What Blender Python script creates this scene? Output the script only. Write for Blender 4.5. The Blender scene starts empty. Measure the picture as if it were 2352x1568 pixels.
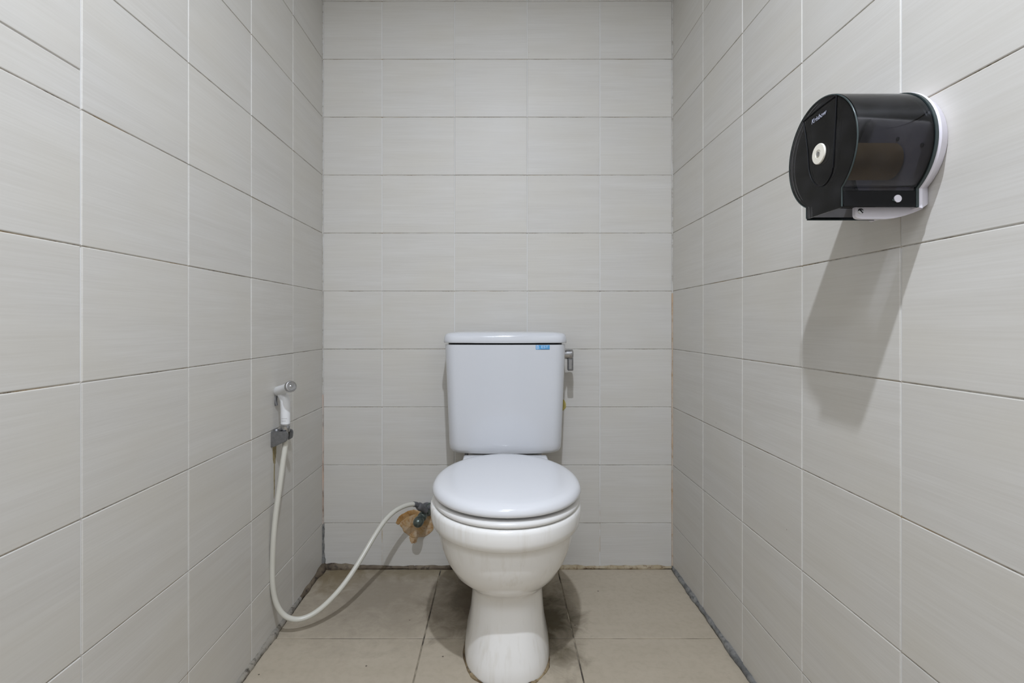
import bpy, bmesh, math, random
from mathutils import Vector, Matrix
random.seed(7)
S = bpy.context.scene
COL = S.collection

# ------------------------------------------------------------------ camera
F, PX, PY = 1170.0, 1150.0, 745.0      # focal length and principal point in photo pixels (2352 x 1568)
CAMD, CAMZ = 1.76, 0.842               # distance from the back wall, height above the floor
cd = bpy.data.cameras.new('camera')
cam = bpy.data.objects.new('camera', cd); COL.objects.link(cam)
cam.location = (0, -CAMD, CAMZ); cam.rotation_euler = (math.pi/2, 0, 0)
cd.sensor_fit = 'HORIZONTAL'; cd.sensor_width = 36.0
cd.lens = F/2352*36.0
cd.shift_x = (1176-PX)/2352; cd.shift_y = (PY-784)/2352
cd.clip_start = 0.01
S.camera = cam

# ------------------------------------------------------------------ world, light, exposure
w = bpy.data.worlds.new('world'); S.world = w; w.use_nodes = True
w.node_tree.nodes['Background'].inputs[0].default_value = (0.8, 0.85, 1, 1)
w.node_tree.nodes['Background'].inputs[1].default_value = 0.05
LAMP = Vector((0.03, -1.56, 2.19))     # the stall's small ceiling downlight
LAMP_POWER = 25.0
FILL_PANEL = Vector((-0.15, -2.55, 2.352))    # unseen square ceiling panel, added as fill light
FILL_POWER = 14.0
LAMP_COLOR = (0.815, 0.88, 1.0)
S.view_settings.view_transform = 'Standard'
S.view_settings.look = 'None'
S.view_settings.gamma = 1
S.view_settings.use_curve_mapping = False
S.view_settings.exposure = 0.0
S.cycles.max_bounces = 7
S.cycles.diffuse_bounces = 4
S.cycles.glossy_bounces = 3

# ------------------------------------------------------------------ helpers
def at(u, v, d):
    return Vector(((u-PX)/F*d, d-CAMD, CAMZ-(v-PY)/F*d))

def obj(name, mesh, mat=None, parent=None, label=None, cat=None, kind=None, group=None):
    if isinstance(mesh, bmesh.types.BMesh):
        me = bpy.data.meshes.new(name)
        bmesh.ops.recalc_face_normals(mesh, faces=mesh.faces)
        mesh.to_mesh(me); mesh.free(); mesh = me
    o = bpy.data.objects.new(name, mesh); COL.objects.link(o)
    if mat and not mesh.materials: mesh.materials.append(mat)
    if parent: o.parent = parent
    tag(o, label, cat, kind, group)
    return o

def tag(o, label=None, cat=None, kind=None, group=None):
    if label: o['label'] = label
    if cat: o['category'] = cat
    if kind: o['kind'] = kind
    if group: o['group'] = group

def empty(name, label, cat, group=None):
    o = bpy.data.objects.new(name, None); COL.objects.link(o)
    o.empty_display_size = 0.02
    tag(o, label, cat, None, group)
    return o

def smooth(o, angle=40):
    me = o.data
    me.polygons.foreach_set('use_smooth', [True]*len(me.polygons))
    try:
        me.set_sharp_from_angle(angle=math.radians(angle))
    except Exception:
        pass
    return o

def box(bm, x0, x1, y0, y1, z0, z1, bevel=0, seg=2):
    m = Matrix.Translation(((x0+x1)/2, (y0+y1)/2, (z0+z1)/2)) @ Matrix.Diagonal((x1-x0, y1-y0, z1-z0, 1))
    r = bmesh.ops.create_cube(bm, size=1, matrix=m)
    if bevel:
        es = list({e for v in r['verts'] for e in v.link_edges})
        bmesh.ops.bevel(bm, geom=es, offset=bevel, segments=seg, affect='EDGES', profile=0.5)

def loft(bm, rings, cap0=True, cap1=True):
    vr = [[bm.verts.new(p) for p in r] for r in rings]
    n = len(vr[0])
    for a, b in zip(vr, vr[1:]):
        for i in range(n):
            j = (i+1) % n
            bm.faces.new((a[i], a[j], b[j], b[i]))
    if cap0: bm.faces.new(vr[0])
    if cap1: bm.faces.new(list(reversed(vr[-1])))
    return vr

def frame_from(d):
    d = d.normalized()
    up = Vector((0, 0, 1)) if abs(d.z) < 0.9 else Vector((0, 1, 0))
    a = d.cross(up).normalized(); b = a.cross(d).normalized()
    return a, b

def lathe(bm, p0, axis, profile, n=28, cap0=True, cap1=True):
    """profile: list of (distance along axis, radius)"""
    axis = Vector(axis).normalized(); p0 = Vector(p0)
    a, b = frame_from(axis)
    rings = []
    for t, r in profile:
        c = p0+axis*t
        rings.append([c+(a*math.cos(2*math.pi*i/n)+b*math.sin(2*math.pi*i/n))*max(r, 1e-5) for i in range(n)])
    loft(bm, rings, cap0, cap1)

def catmull(pts, per=10):
    P = [Vector(p) for p in pts]
    P = [P[0]*2-P[1]]+P+[P[-1]*2-P[-2]]
    out = []
    for i in range(1, len(P)-2):
        for k in range(per):
            t = k/per
            p0, p1, p2, p3 = P[i-1:i+3]
            out.append(0.5*((2*p1)+(p2-p0)*t+(2*p0-5*p1+4*p2-p3)*t*t+(3*p1-p0-3*p2+p3)*t**3))
    out.append(P[-2].copy())
    return out

def tube(bm, pts, rad, n=16, flat=None):
    """sweep along pts with radius rad (number or list); parallel-transport frame"""
    m = len(pts)
    rs = rad if isinstance(rad, (list, tuple)) else [rad]*m
    tang = [(pts[min(i+1, m-1)]-pts[max(i-1, 0)]).normalized() for i in range(m)]
    a, b = frame_from(tang[0])
    rings = []
    for i in range(m):
        a = (a-tang[i]*a.dot(tang[i])).normalized(); b = a.cross(tang[i]).normalized()
        rings.append([pts[i]+(a*math.cos(2*math.pi*k/n)+b*math.sin(2*math.pi*k/n))*rs[i] for k in range(n)])
    loft(bm, rings)

def lerp_list(vals, m):
    out = []
    for i in range(m):
        t = i/(m-1)*(len(vals)-1); k = min(int(t), len(vals)-2)
        out.append(vals[k]+(vals[k+1]-vals[k])*(t-k))
    return out

def prism(bm, poly, axis, h0, h1):
    """poly: 2D points; axis 'x': poly=(y,z); 'y': poly=(x,z); 'z': poly=(x,y)"""
    def P(p, h):
        return {'x': (h, p[0], p[1]), 'y': (p[0], h, p[1]), 'z': (p[0], p[1], h)}[axis]
    loft(bm, [[P(p, h0) for p in poly], [P(p, h1) for p in poly]])

def text_mesh(name, s, size, extrude=0.0002, shear=0.0):
    cu = bpy.data.curves.new(name, 'FONT'); cu.body = s; cu.size = size; cu.extrude = extrude
    cu.align_x = 'CENTER'; cu.align_y = 'CENTER'; cu.shear = shear; cu.resolution_u = 4
    t = bpy.data.objects.new(name, cu); COL.objects.link(t)
    dg = bpy.context.evaluated_depsgraph_get()
    me = bpy.data.meshes.new_from_object(t.evaluated_get(dg))
    bpy.data.objects.remove(t); bpy.data.curves.remove(cu)
    me.name = name
    return me

# ------------------------------------------------------------------ materials
class NT:
    def __init__(self, name):
        self.m = bpy.data.materials.new(name); self.m.use_nodes = True
        self.t = self.m.node_tree; self.b = self.t.nodes['Principled BSDF']
    def n(self, typ, **kw):
        nd = self.t.nodes.new(typ)
        for k, v in kw.items(): setattr(nd, k, v)
        return nd
    def l(self, a, b): self.t.links.new(a, b)
    def setv(self, sock, v):
        if hasattr(v, 'node'): self.l(v, sock)
        else: sock.default_value = v
    def math(self, op, a, b=0.0, c=None, clamp=False):
        nd = self.n('ShaderNodeMath', operation=op, use_clamp=clamp)
        self.setv(nd.inputs[0], a); self.setv(nd.inputs[1], b)
        if c is not None: self.setv(nd.inputs[2], c)
        return nd.outputs[0]
    def mix(self, f, a, b, blend='MIX'):
        nd = self.n('ShaderNodeMix', data_type='RGBA', blend_type=blend)
        self.setv(nd.inputs[0], f)
        for s, v in ((nd.inputs[6], a), (nd.inputs[7], b)):
            if hasattr(v, 'node'): self.l(v, s)
            else: s.default_value = (*v, 1) if len(v) == 3 else v
        return nd.outputs[2]
    def noise(self, vec, scale, detail=3, rough=0.5, dist=0.0):
        nd = self.n('ShaderNodeTexNoise')
        if vec is not None: self.l(vec, nd.inputs['Vector'])
        nd.inputs['Scale'].default_value = scale; nd.inputs['Detail'].default_value = detail
        nd.inputs['Roughness'].default_value = rough; nd.inputs['Distortion'].default_value = dist
        return nd.outputs[0]
    def mapping(self, vec, scale=(1, 1, 1), loc=None):
        nd = self.n('ShaderNodeMapping'); self.l(vec, nd.inputs['Vector'])
        nd.inputs['Scale'].default_value = scale
        if loc is not None:
            if hasattr(loc, 'node'): self.l(loc, nd.inputs['Location'])
            else: nd.inputs['Location'].default_value = loc
        return nd.outputs[0]
    def ramp(self, f, lo, hi):
        nd = self.n('ShaderNodeMapRange'); nd.clamp = True
        self.setv(nd.inputs[0], f); nd.inputs[1].default_value = lo; nd.inputs[2].default_value = hi
        return nd.outputs[0]
    def bump(self, h, strength, dist=0.001):
        nd = self.n('ShaderNodeBump'); nd.inputs['Strength'].default_value = strength
        nd.inputs['Distance'].default_value = dist; self.l(h, nd.inputs['Height'])
        self.l(nd.outputs[0], self.b.inputs['Normal'])
    def pos(self): return self.n('ShaderNodeNewGeometry').outputs['Position']
    def objc(self): return self.n('ShaderNodeTexCoord').outputs['Object']
    def base(self, c): self.setv(self.b.inputs['Base Color'], c if hasattr(c, 'node') else (*c, 1))
    def rough(self, r): self.setv(self.b.inputs['Roughness'], r)

def simple(name, col, rough=0.4, metal=0.0, var=0.06, scale=60.0):
    k = NT(name)
    nz = k.noise(k.objc(), scale, 1)
    dark = tuple(c*(1-2*var) for c in col); light = tuple(min(1, c*(1+var)) for c in col)
    k.base(k.mix(nz, dark, light)); k.rough(rough)
    k.b.inputs['Metallic'].default_value = metal
    return k.m

def tile_material(name, a, b, c):
    k = NT(name)
    oi = k.n('ShaderNodeObjectInfo')
    off = k.n('ShaderNodeCombineXYZ')
    r = k.math('MULTIPLY', oi.outputs['Random'], 37.0)
    for i in range(3): k.l(r, off.inputs[i])
    oc = k.objc()
    st = k.noise(k.mapping(oc, (8, 8, 380), off.outputs[0]), 1.0, 2, 0.6)
    st2 = k.noise(k.mapping(oc, (2.2, 2.2, 40), off.outputs[0]), 1.0, 2, 0.55)
    cl = k.noise(k.mapping(oc, (5, 5, 9), off.outputs[0]), 1.0, 1)
    f = k.math('ADD', k.math('MULTIPLY', st, 0.55), k.math('MULTIPLY', st2, 0.45))
    col = k.mix(k.ramp(f, 0.33, 0.67), a, b)
    col = k.mix(k.math('MULTIPLY', k.ramp(cl, 0.35, 0.8), 0.5), col, c)
    # slow difference from tile to tile
    col = k.mix(k.math('MULTIPLY', oi.outputs['Random'], 0.12), col, (0.50, 0.49, 0.475))
    # old splash marks: small brown dots
    sp = k.n('ShaderNodeTexVoronoi'); k.l(k.pos(), sp.inputs['Vector']); sp.inputs['Scale'].default_value = 9.0
    dot = k.math('LESS_THAN', sp.outputs['Distance'], 0.012)
    col = k.mix(k.math('MULTIPLY', dot, 0.6), col, (0.2, 0.15, 0.09))
    k.base(col)
    k.rough(k.math('MULTIPLY_ADD', st, 0.16, 0.36))
    k.b.inputs['Specular IOR Level'].default_value = 0.4
    return k.m

M = {}
M['tile'] = tile_material('glazed_wall_tile', (0.58, 0.555, 0.51), (0.65, 0.63, 0.59), (0.60, 0.565, 0.49))

ROW0, ROWP = 0.156, 0.2003
def grout_material():
    k = NT('wall_grout')
    p = k.pos(); xyz = k.n('ShaderNodeSeparateXYZ'); k.l(p, xyz.inputs[0])
    fr = k.math('FRACT', k.math('MULTIPLY_ADD', xyz.outputs[2], 1/ROWP, -ROW0/ROWP+10.5))
    near = k.math('LESS_THAN', k.math('ABSOLUTE', k.math('SUBTRACT', fr, 0.5)), 0.010)
    nz = k.noise(p, 14, 3, 0.6); nf = k.noise(p, 160, 2, 0.6); n3 = k.noise(p, 6.0, 2)
    brown = k.mix(k.ramp(nf, 0.4, 0.62), (0.13, 0.10, 0.065), (0.38, 0.32, 0.23))
    brown = k.mix(k.ramp(n3, 0.5, 0.7), brown, (0.36, 0.24, 0.10))
    clean = (0.72, 0.71, 0.69)
    stained = k.mix(k.ramp(nz, 0.42, 0.66), k.mix(0.35, clean, brown), brown)
    low = k.ramp(xyz.outputs[2], 0.30, 0.05)
    vert = k.mix(k.math('MULTIPLY', low, k.ramp(nz, 0.45, 0.7)), clean, (0.45, 0.33, 0.16))
    k.base(k.mix(near, vert, stained)); k.rough(0.8)
    return k.m
M['grout'] = grout_material()

def floor_material():
    k = NT('floor_tile')
    p = k.pos()
    a = k.noise(p, 7, 4, 0.6); b = k.noise(p, 60, 3, 0.6); g = k.noise(k.mapping(p, (4, 30, 4)), 1.0, 3)
    col = k.mix(a, (0.41, 0.352, 0.265), (0.50, 0.434, 0.338))
    col = k.mix(k.math('MULTIPLY', k.ramp(b, 0.45, 0.75), 0.35), col, (0.335, 0.28, 0.208))
    col = k.mix(k.math('MULTIPLY', k.ramp(g, 0.4, 0.7), 0.25), col, (0.52, 0.455, 0.36))
    # old brown water stains soaked into the tile beside the pedestal and in the rear corner
    n = k.noise(p, 16, 4, 0.65, 0.6)
    def stain(cx, cy, rx, ry, colr, amt, col):
        x = k.n('ShaderNodeSeparateXYZ'); k.l(p, x.inputs[0])
        dx = k.math('DIVIDE', k.math('SUBTRACT', x.outputs[0], cx), rx)
        dy = k.math('DIVIDE', k.math('SUBTRACT', x.outputs[1], cy), ry)
        r = k.math('SQRT', k.math('ADD', k.math('MULTIPLY', dx, dx), k.math('MULTIPLY', dy, dy)))
        f = k.ramp(k.math('ADD', r, k.math('MULTIPLY', n, 1.1)), 1.5, 0.75)
        return k.mix(k.math('MULTIPLY', f, amt), col, colr)
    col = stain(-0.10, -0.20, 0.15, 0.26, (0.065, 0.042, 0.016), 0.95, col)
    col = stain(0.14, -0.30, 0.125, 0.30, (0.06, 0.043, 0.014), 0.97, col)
    col = stain(-0.38, -0.16, 0.42, 0.34, (0.215, 0.18, 0.135), 0.62, col)
    col = stain(-0.55, -0.05, 0.12, 0.16, (0.16, 0.115, 0.05), 0.8, col)
    col = stain(-0.28, -0.02, 0.30, 0.08, (0.19, 0.15, 0.08), 0.6, col)
    sp = k.n('ShaderNodeTexVoronoi'); k.l(p, sp.inputs['Vector']); sp.inputs['Scale'].default_value = 14.0
    dot = k.math('LESS_THAN', sp.outputs['Distance'], 0.035)
    col = k.mix(k.math('MULTIPLY', dot, 0.85), col, (0.05, 0.035, 0.025))
    k.base(col); k.rough(k.math('MULTIPLY_ADD', b, 0.2, 0.42))
    return k.m
M['floor'] = floor_material()

def floor_grout_material():
    k = NT('floor_grout')
    p = k.pos()
    n = k.noise(p, 9, 3, 0.6)
    k.base(k.mix(k.ramp(n, 0.42, 0.58), (0.06, 0.05, 0.04), (0.44, 0.38, 0.28))); k.rough(0.85)
    return k.m
M['floor_grout'] = floor_grout_material()

def sealant_material(name, c1, c2, c3, s1=20, s2=70, stretch=(1, 1, 1)):
    k = NT(name); p = k.mapping(k.pos(), stretch)
    a = k.noise(p, s1, 3, 0.6); b = k.noise(p, s2, 3, 0.6)
    col = k.mix(k.ramp(a, 0.38, 0.62), c1, c2)
    k.base(k.mix(k.ramp(b, 0.5, 0.7), col, c3)); k.rough(0.8); k.bump(b, 0.5, 0.002)
    return k.m
M['mould'] = sealant_material('mouldy_brown_sealant', (0.10, 0.075, 0.05), (0.20, 0.16, 0.11), (0.035, 0.025, 0.02), 9)
M['cement'] = sealant_material('grey_cement_sealant', (0.13, 0.13, 0.125), (0.24, 0.235, 0.22), (0.085, 0.085, 0.085), 30)
M['cement_light'] = sealant_material('worn_grey_sealant', (0.20, 0.19, 0.17), (0.33, 0.30, 0.25), (0.05, 0.04, 0.03), 9)
M['rust_grout'] = sealant_material('orange_stained_grout', (0.55, 0.40, 0.27), (0.55, 0.49, 0.42), (0.40, 0.27, 0.15), 5, 40)
M['pink_grout'] = sealant_material('pinkish_stained_grout', (0.58, 0.40, 0.30), (0.52, 0.48, 0.44), (0.20, 0.15, 0.11), 5, 24)
M['pale_grout'] = sealant_material('pale_worn_grout', (0.50, 0.47, 0.42), (0.60, 0.58, 0.54), (0.36, 0.33, 0.28), 9)
M['sandy'] = sealant_material('sandy_brown_sealant', (0.36, 0.29, 0.18), (0.45, 0.38, 0.27), (0.16, 0.10, 0.05), 26)
M['mould_tan'] = sealant_material('brown_stained_sealant', (0.10, 0.065, 0.03), (0.34, 0.26, 0.15), (0.06, 0.04, 0.025), 16)
M['patch'] = sealant_material('rusty_filler', (0.36, 0.18, 0.045), (0.44, 0.28, 0.13), (0.24, 0.115, 0.03), 24, 60)
M['patch_pale'] = sealant_material('pale_rusty_filler', (0.50, 0.31, 0.13), (0.56, 0.44, 0.31), (0.38, 0.20, 0.07), 30, 70)
M['yellow'] = simple('yellow_filler', (0.52, 0.43, 0.12), 0.7, 0, 0.15, 40)

def ceramic(name, col, rough=0.12, grime=0.0):
    k = NT(name); p = k.objc()
    n = k.noise(p, 4, 3)
    c = k.mix(n, tuple(x*0.97 for x in col), col)
    if grime:
        # limescale runs: vertical streaks
        s = k.noise(k.mapping(p, (55, 55, 1.5)), 1.0, 4, 0.6)
        n2 = k.noise(p, 9, 2)
        c = k.mix(k.math('MULTIPLY', k.math('MULTIPLY', k.ramp(s, 0.5, 0.72), k.ramp(n2, 0.35, 0.65)), grime), c, (0.55, 0.49, 0.38))
    k.base(c); k.rough(rough); k.b.inputs['Coat Weight'].default_value = 0.3; k.b.inputs['Coat Roughness'].default_value = 0.05
    return k.m
M['ceramic'] = ceramic('white_ceramic', (0.66, 0.67, 0.695), 0.12, 0.0)
M['ceramic_bowl'] = ceramic('white_ceramic_streaked', (0.89, 0.875, 0.845), 0.15, 0.4)
M['seat'] = simple('white_seat_plastic', (0.745, 0.75, 0.77), 0.16, 0, 0.01, 5)
M['seat2'] = simple('ivory_seat_plastic', (0.80, 0.785, 0.76), 0.22, 0, 0.01, 5)
M['chrome'] = simple('dull_chrome', (0.50, 0.50, 0.51), 0.22, 1.0, 0.08, 90)
M['chrome_worn'] = simple('worn_grey_metal', (0.27, 0.27, 0.275), 0.38, 0.8, 0.15, 120)
M['brass'] = simple('verdigris_metal', (0.15, 0.18, 0.16), 0.34, 0.65, 0.3, 120)
M['dark_metal'] = simple('dark_grey_fitting', (0.19, 0.19, 0.20), 0.35, 0.4, 0.2, 120)
M['white_plastic'] = simple('white_plastic', (0.78, 0.78, 0.78), 0.3, 0, 0.02, 20)
M['plate_plastic'] = simple('lilac_white_plastic', (0.74, 0.71, 0.77), 0.35, 0, 0.02, 20)
M['hose'] = simple('cream_hose_plastic', (0.64, 0.62, 0.545), 0.28, 0, 0.03, 20)
M['black'] = simple('black_plastic_and_gap', (0.008, 0.008, 0.009), 0.4, 0, 0.1, 40)
M['black'].node_tree.nodes['Principled BSDF'].inputs['Specular IOR Level'].default_value = 0.15
M['card'] = simple('brown_cardboard', (0.66, 0.45, 0.20), 0.8, 0, 0.12, 30)
M['ivory'] = simple('ivory_plastic', (0.80, 0.76, 0.66), 0.35, 0, 0.03, 30)
M['blue'] = simple('blue_sticker', (0.10, 0.36, 0.68), 0.4, 0, 0.05, 200)
M['blue_dark'] = simple('dark_blue_print', (0.035, 0.17, 0.38), 0.4, 0, 0.05, 200)
M['sticker_white'] = simple('pale_blue_print', (0.62, 0.76, 0.92), 0.4, 0, 0.03, 200)
M['print'] = simple('grey_print', (0.45, 0.43, 0.43), 0.5, 0, 0.05, 200)
M['logo'] = simple('silver_print', (0.42, 0.43, 0.52), 0.5, 0, 0.05, 200)
M['ceiling'] = simple('grey_white_ceiling_paint', (0.50, 0.50, 0.49), 0.8, 0, 0.02, 8)
M['door'] = simple('pale_door_laminate', (0.60, 0.59, 0.57), 0.5, 0, 0.03, 12)

def smoke_material():
    k = NT('smoked_plastic')
    out = k.t.nodes['Material Output']
    n = k.noise(k.objc(), 30, 4)
    tr = k.n('ShaderNodeBsdfTransparent'); k.l(k.mix(n, (0.40, 0.40, 0.42), (0.47, 0.47, 0.49)), tr.inputs[0])
    gl = k.n('ShaderNodeBsdfGlossy'); gl.inputs['Roughness'].default_value = 0.06
    fr = k.n('ShaderNodeFresnel'); fr.inputs[0].default_value = 1.33
    ms = k.n('ShaderNodeMixShader'); k.l(fr.outputs[0], ms.inputs[0]); k.l(tr.outputs[0], ms.inputs[1]); k.l(gl.outputs[0], ms.inputs[2])
    # faint scuffing and dust on the plastic
    df = k.n('ShaderNodeBsdfDiffuse'); df.inputs[0].default_value = (0.30, 0.30, 0.33, 1)
    ms2 = k.n('ShaderNodeMixShader'); k.l(k.math('MULTIPLY', k.ramp(n, 0.45, 0.8), 0.035), ms2.inputs[0])
    k.l(ms.outputs[0], ms2.inputs[1]); k.l(df.outputs[0], ms2.inputs[2])
    k.l(ms2.outputs[0], out.inputs[0])
    return k.m
M['smoke'] = smoke_material()
k = NT('lamp_diffuser'); k.b.inputs['Emission Color'].default_value = (*LAMP_COLOR, 1); k.b.inputs['Emission Strength'].default_value = 2.0
k.base((0.9, 0.9, 0.9)); M['lamp'] = k.m
k.m.cycles.emission_sampling = 'NONE'

# ------------------------------------------------------------------ room shell
XL, XR, YF, H = -0.615, 0.594, -3.10, ROW0+ROWP*11
GR = 0.0016      # grout lies this far behind the tile faces
T = 0.12
def shell(name, x0, x1, y0, y1, z0, z1, mat, label, cat):
    bm = bmesh.new(); box(bm, x0, x1, y0, y1, z0, z1)
    return obj(name, bm, mat, None, label, cat, 'structure')

wall_back = shell('wall_back', XL-T, XR+T, GR, T, -0.05, H+0.05, M['grout'], 'tiled back wall behind the toilet tank', 'wall')
wall_left = shell('wall_left', XL-T, XL-GR, YF-T, GR, -0.05, H+0.05, M['grout'], 'tiled left wall carrying the bidet sprayer', 'wall')
wall_right = shell('wall_right', XR+GR, XR+T, YF-T, GR, -0.05, H+0.05, M['grout'], 'tiled right wall carrying the smoked paper dispenser', 'wall')
wall_front = shell('wall_front', XL-GR, XR+GR, YF-T, YF, -0.05, H+0.05, M['ceiling'], 'plain painted wall around the door, behind the viewer', 'wall')
ceiling = shell('ceiling', XL-GR, XR+GR, YF, GR, H, H+0.05, M['ceiling'], 'plain white ceiling above the stall', 'ceiling')
floor = shell('floor', XL-GR, XR+GR, YF, GR, -0.05, -0.0022, M['floor_grout'], 'beige stone-look tiled floor under the toilet', 'floor')

_tile_cache = {}
def tile_mesh(wd, ht, name='tile', th=0.005, bev=0.0013, dep=0.0009, mat=None):
    """slab in the local xz plane, centred, its face at y=0 looking to -y"""
    key = (name, round(wd, 4), round(ht, 4))
    if key in _tile_cache: return _tile_cache[key]
    a, b = wd/2, ht/2
    def ring(i, y): return [(-a+i, y, -b+i), (a-i, y, -b+i), (a-i, y, b-i), (-a+i, y, b-i)]
    bm = bmesh.new()
    loft(bm, [ring(0, th), ring(0, dep), ring(bev*0.4, dep*0.3), ring(bev, 0)])
    bmesh.ops.recalc_face_normals(bm, faces=bm.faces)
    me = bpy.data.meshes.new(name); bm.to_mesh(me); bm.free()
    me.materials.append(mat or M['tile'])
    _tile_cache[key] = me
    return me

JH, JV = 0.0017, 0.0030      # joint widths
rows = [0.004]+[ROW0+ROWP*i for i in range(12)]
def place_tile(parent, wd, ht, loc, rz):
    o = bpy.data.objects.new('tile', tile_mesh(wd, ht)); COL.objects.link(o)
    o.parent = parent; o.location = loc
    o.rotation_euler = (random.gauss(0, 0.0009), 0, rz+random.gauss(0, 0.0009))
    return o
def lay(parent, cols, fn, rz, splits=()):
    for ci, (c0, c1) in enumerate(zip(cols, cols[1:])):
        rr = list(rows)
        for (sc, sz) in splits:
            if sc == ci: rr = sorted(rr+[sz])
        for r0, r1 in zip(rr, rr[1:]):
            wd, ht = abs(c1-c0)-JV, (r1-r0)-JH
            wd = round(wd, 4); ht = round(ht, 4)
            a = (c0+c1)/2; z = (r0+r1)/2
            place_tile(parent, wd, ht, fn(a, z, random.gauss(0, 0.00025)), rz)
lay(wall_back, [XL+0.002, -0.4100, -0.1590, 0.0915, 0.3430, XR-0.002], lambda a, z, e: (a, e, z), 0)
left_cols = [-0.002, -0.252, -0.504, -0.757, -1.0130, -1.2645, -1.516, -1.767, -2.019, -2.271, -2.523, -2.775, -3.02, YF]
right_cols = [-0.002, -0.264, -0.508, -0.756, -1.0040, -1.2545, -1.505, -1.756, -2.007, -2.258, -2.509, -2.76, -3.01, YF]
lay(wall_left, left_cols, lambda a, z, e: (XL+e, a, z), math.pi/2, ((4, 1.214),))
lay(wall_right, right_cols, lambda a, z, e: (XR+e, a, z), -math.pi/2)

# floor tiles, 40 cm
fx = [XL+0.006, -0.206, 0.196, XR-0.006]
fy = [-0.006, -0.392, -0.794, -1.196, -1.598, -2.0, -2.402, -2.804, YF]
for x0, x1 in zip(fx, fx[1:]):
    for y0, y1 in zip(fy, fy[1:]):
        wd, ht = round(x1-x0-0.0035, 4), round(y0-y1-0.0035, 4)
        o = bpy.data.objects.new('floor_tile', tile_mesh(wd, ht, 'floor_tile', 0.006, 0.0014, 0.0012, M['floor'])); COL.objects.link(o)
        o.parent = floor; o.location = ((x0+x1)/2, (y0+y1)/2, random.gauss(0, 0.0002)); o.rotation_euler = (-math.pi/2, 0, 0)

# sealant lines in the corners, uneven hand-laid beads
def bead(name, p0, p1, r0, r1, mat, label, seed, step=0.012, wob=0.45):
    rnd = random.Random(seed)
    p0, p1 = Vector(p0), Vector(p1); L = (p1-p0).length; n = max(4, int(L/step))
    pts, rs = [], []
    ph = [rnd.uniform(0, 6.28) for _ in range(4)]
    for i in range(n+1):
        t = i/n; s = t*L
        wv = (math.sin(s*19+ph[0])+math.sin(s*47+ph[1])*0.7+math.sin(s*113+ph[2])*0.5)/2.2
        pts.append(p0.lerp(p1, t)); rs.append((r0+(r1-r0)*t)*(1+wob*wv+rnd.uniform(-0.12, 0.12)))
    bm = bmesh.new(); tube(bm, pts, rs, 10)
    return smooth(obj(name, bm, mat, None, label, 'sealant', 'structure'), 80)
bead('trim_1', (XL+0.004, 0, 0.004), (-0.30, 0, 0.003), 0.012, 0.0065, M['mould'], 'dark mouldy sealant along the foot of the back wall, left of toilet', 1)
bead('trim_2', (-0.30, 0, 0.003), (0.16, 0, 0.003), 0.0065, 0.009, M['mould'], 'dark mouldy sealant along the back wall foot behind the toilet', 2)
bead('trim_3', (0.16, 0, 0.003), (XR-0.004, 0, 0.003), 0.009, 0.0065, M['sandy'], 'sandy brown sealant along the back wall foot, right of toilet', 3)
bead('trim_4', (XL, 0, 0.004), (XL, -0.20, 0.003), 0.014, 0.010, M['mould'], 'blackened sealant at the rear foot of the left wall', 4)
bead('trim_5', (XL, -0.20, 0.003), (XL, YF, 0.003), 0.0095, 0.0095, M['cement_light'], 'worn grey sealant along the foot of the left wall under the hose', 5)
bead('trim_6', (XR, 0, 0.003), (XR, YF, 0.003), 0.009, 0.0105, M['cement'], 'dark grey cement line along the foot of the right wall', 6)
bead('trim_7', (XL, 0, 0.155), (XL, 0, 0.60), 0.0042, 0.0034, M['pink_grout'], 'pinkish grout in the rear left corner above the bottom tile row', 7, 0.01, 0.25)
bead('trim_8', (XL, 0, 0.60), (XL, 0, H), 0.0024, 0.0022, M['pale_grout'], 'pale worn grout in the upper rear left corner', 8, 0.012, 0.2)
bead('trim_9', (XL, 0, 0.02), (XL, 0, 0.155), 0.009, 0.006, M['cement'], 'grey mouldy filler in the rear left corner at the floor', 9, 0.006, 0.35)
bead('trim_10', (XR, 0, 0.01), (XR, 0, 0.95), 0.0042, 0.0032, M['rust_grout'], 'orange-stained grout in the rear right corner', 10, 0.01, 0.2)
bead('trim_11', (XR, 0, 0.95), (XR, 0, H), 0.0030, 0.0028, M['pale_grout'], 'pale worn grout in the upper rear right corner', 11, 0.012, 0.2)

# door in the front wall, behind the viewer
bm = bmesh.new(); box(bm, -0.36, 0.36, YF-0.005, YF+0.03, 0.01, 2.02, 0.003)
door = obj('door_1', bm, M['door'], None, 'pale laminate stall door in the front wall', 'door', 'structure')
bm = bmesh.new(); lathe(bm, (0.29, YF+0.03, 1.0), (0, 1, 0), [(0, 0.012), (0.02, 0.010), (0.025, 0.022), (0.045, 0.024), (0.052, 0.016)])
smooth(obj('door_handle', bm, M['chrome'], door))

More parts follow.
